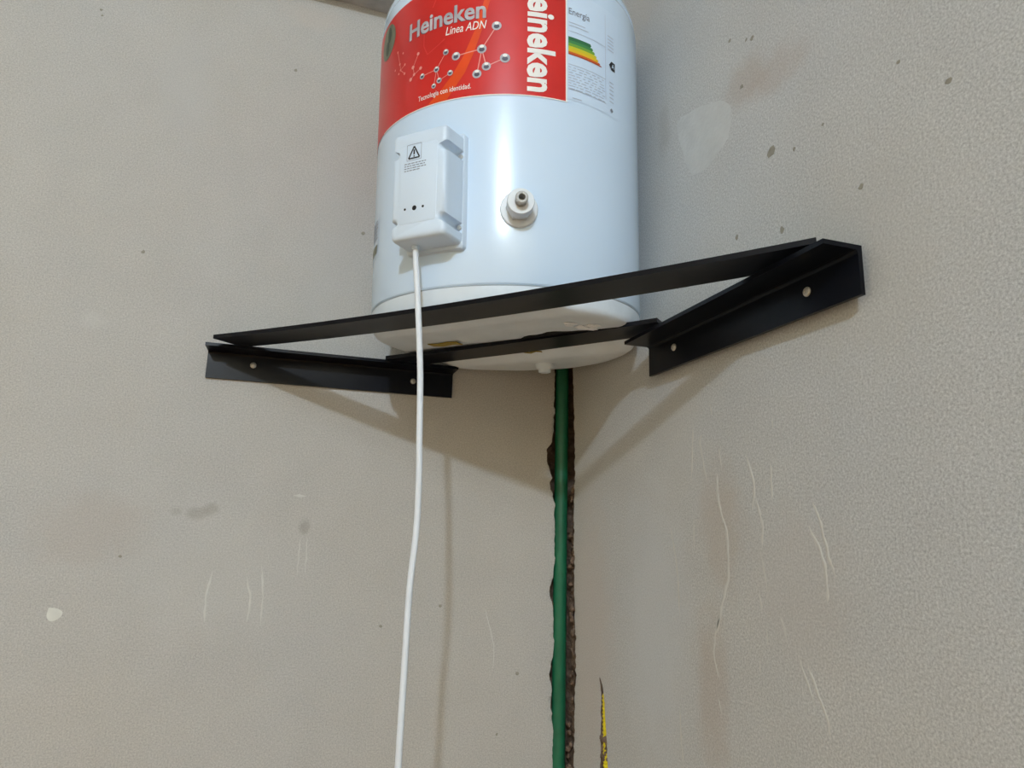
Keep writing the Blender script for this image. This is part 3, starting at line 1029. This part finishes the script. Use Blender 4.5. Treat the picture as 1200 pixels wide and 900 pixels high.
cs, cu_ = -0.0050, 0.0315
sq = [(cs - 0.0082, cu_ - 0.0072), (cs + 0.0082, cu_ - 0.0072), (cs + 0.0082, cu_ + 0.0092), (cs - 0.0082, cu_ + 0.0092)]
face_print('warning_frame', [bar(sq[k], sq[(k + 1) % 4], 0.0004) for k in range(4)], 0.03595, M_grey)
tri = [(cs - 0.0064, cu_ - 0.0052), (cs + 0.0064, cu_ - 0.0052), (cs, cu_ + 0.0068)]
face_print('warning_triangle', [bar(tri[k], tri[(k + 1) % 3], 0.0015) for k in range(3)] + [bar((cs, cu_ + 0.0035), (cs, cu_ - 0.0016), 0.0017), bar((cs, cu_ - 0.0026), (cs, cu_ - 0.0040), 0.0014)],
           0.03605, M_ink)['label'] = 'black warning triangle'
ln_ = []
for k in range(4):
    u = 0.0212 - 0.0024 * k
    s = -0.0160
    while s < (0.0085 if k < 3 else 0.0):
        w = q.uniform(0.0015, 0.0045)
        ln_.append(bar((s, u), (min(s + w, 0.0090), u), 0.0009))
        s += w + 0.0008
face_print('fine_print', ln_, 0.03595, M_grey)

# --- outlet fitting
VA = rad(-103.3)
vn = Vector((math.cos(VA), math.sin(VA), 0))
vt = Vector((-math.sin(VA), math.cos(VA), 0))
VM = Matrix((vt, Vector((0, 0, 1)), vn)).transposed() * 1.05
VO = vn * RT + Vector((0, 0, 0.1125))
M_fit = mat('off_white_plastic', (222, 228, 232), 0.4, spec=0.4, var=0.02)
fl = lathe('outlet_fitting', [(0.0190, -0.003), (0.0190, 0.0016), (0.0182, 0.0026), (0.0145, 0.0030), (0, 0.0030)], M_fit, heater, n=40, axis=(VO, VM))
fl['label'] = 'white threaded outlet fitting'
nut = bmesh.new()
lathe('fitting_nut', [(0.0118, 0.0028), (0.0118, 0.0085), (0.0132, 0.0095), (0.0134, 0.0205), (0.0128, 0.0218), (0.0060, 0.0218)], M_fit, fl, n=36, axis=(VO, VM))
nut.free()
lathe('hexagon_collar', [(0.0135, 0.0028), (0.0135, 0.0078), (0.0125, 0.0084), (0.010, 0.0084)], M_fit, fl, n=6, axis=(VO, VM), smooth=20)
lathe('nipple', [(0.0056, 0.0205), (0.0056, 0.0275), (0.0062, 0.0282), (0.0062, 0.0305), (0.0054, 0.0314), (0.0034, 0.0314), (0.0032, 0.0306), (0.0032, 0.0222), (0, 0.0222)],
      mat('grey_nipple', (176, 176, 172), 0.4, var=0.05), fl, n=24, axis=(VO, VM))

# --- things on the underside
M_foam = mat('torn_white_film', (240, 243, 246), 0.5, spec=0.4, var=0.04, vscale=60)
lathe('drain_plug', [(0.0130, -0.009), (0.0125, -0.014), (0.0090, -0.0165), (0.0085, -0.0205), (0.0060, -0.0215), (0, -0.0215)], M_cap, heater, n=24,
      axis=(Vector((0.0790, 0.0680, 0.0030)), Matrix.Identity(3)))['label'] = 'small white plug under the tank'
bm = bmesh.new()
qq = random.Random(4)
for k in range(9):
    c = Vector((0.052 + qq.uniform(-0.022, 0.018), -0.116 + qq.uniform(-0.008, 0.010), 0.0062))
    res = bmesh.ops.create_icosphere(bm, subdivisions=2, radius=qq.uniform(0.004, 0.010))
    for v in res['verts']:
        n_ = noise.noise(v.co * 300 + Vector((k, 0, 0)))
        v.co = Vector((v.co.x * 1.1, v.co.y * 0.6, v.co.z * 0.22)) * (1 + 0.5 * n_) + c
from_bm('torn_film', bm, M_foam, heater)['label'] = 'torn scrap of white film under the tank'
M_tape = mat('yellow_tape', (150, 130, 36), 0.5, var=0.1)
for (x, y, z, w, d, a) in ((-0.070, 0.038, 0.0062, 0.044, 0.014, -45), (0.0500, 0.0330, 0.0030, 0.026, 0.010, -45)):
    bm = bmesh.new()
    R3 = Matrix.Rotation(rad(a), 3, 'Z')
    res = bmesh.ops.create_grid(bm, x_segments=6, y_segments=2, size=0.5)
    for v in bm.verts:
        v.co = R3 @ Vector((v.co.x * w, v.co.y * d, 0)) + Vector((x, y, z + 0.0006 * math.sin(v.co.x * 9)))
    ex = bmesh.ops.extrude_face_region(bm, geom=bm.faces[:])
    for v in [g for g in ex['geom'] if isinstance(g, bmesh.types.BMVert)]:
        v.co.z -= 0.0012
    from_bm('yellow_tape', bm, M_tape, heater)['label'] = 'scrap of yellow tape under the tank'

# --- power cord from the box, over the front bar and straight down
world_pts = [(-0.3090, -0.3100, 0.0800), (-0.3084, -0.3100, 0.0600), (-0.3072, -0.3100, 0.0430), (-0.3052, -0.3100, 0.0263), (-0.3020, -0.3100, -0.0066), (-0.2988, -0.3100, -0.0417), (-0.2960, -0.3100, -0.0771), (-0.2945, -0.3100, -0.1119),
             (-0.2931, -0.3100, -0.1461), (-0.2917, -0.3100, -0.1796), (-0.2915, -0.3100, -0.2287), (-0.2949, -0.3100, -0.2841), (-0.2957, -0.3100, -0.3524), (-0.2964, -0.3100, -0.4320),
             (-0.2970, -0.3100, -0.60), (-0.297, -0.310, -0.90), (-0.297, -0.31, -1.20)]
cord = tube('power_cord', [HI @ Vector(p) for p in catmull(world_pts, 8)], 0.0032, M_cord, heater, n=12, smooth=180)
cord['label'] = 'white power cord hanging from the control box'
tube('cord_gland', [HI @ Vector(p) for p in ((-0.3090, -0.3100, 0.074), (-0.3084, -0.3100, 0.0560))], 0.0042, M_box, cover, n=14)
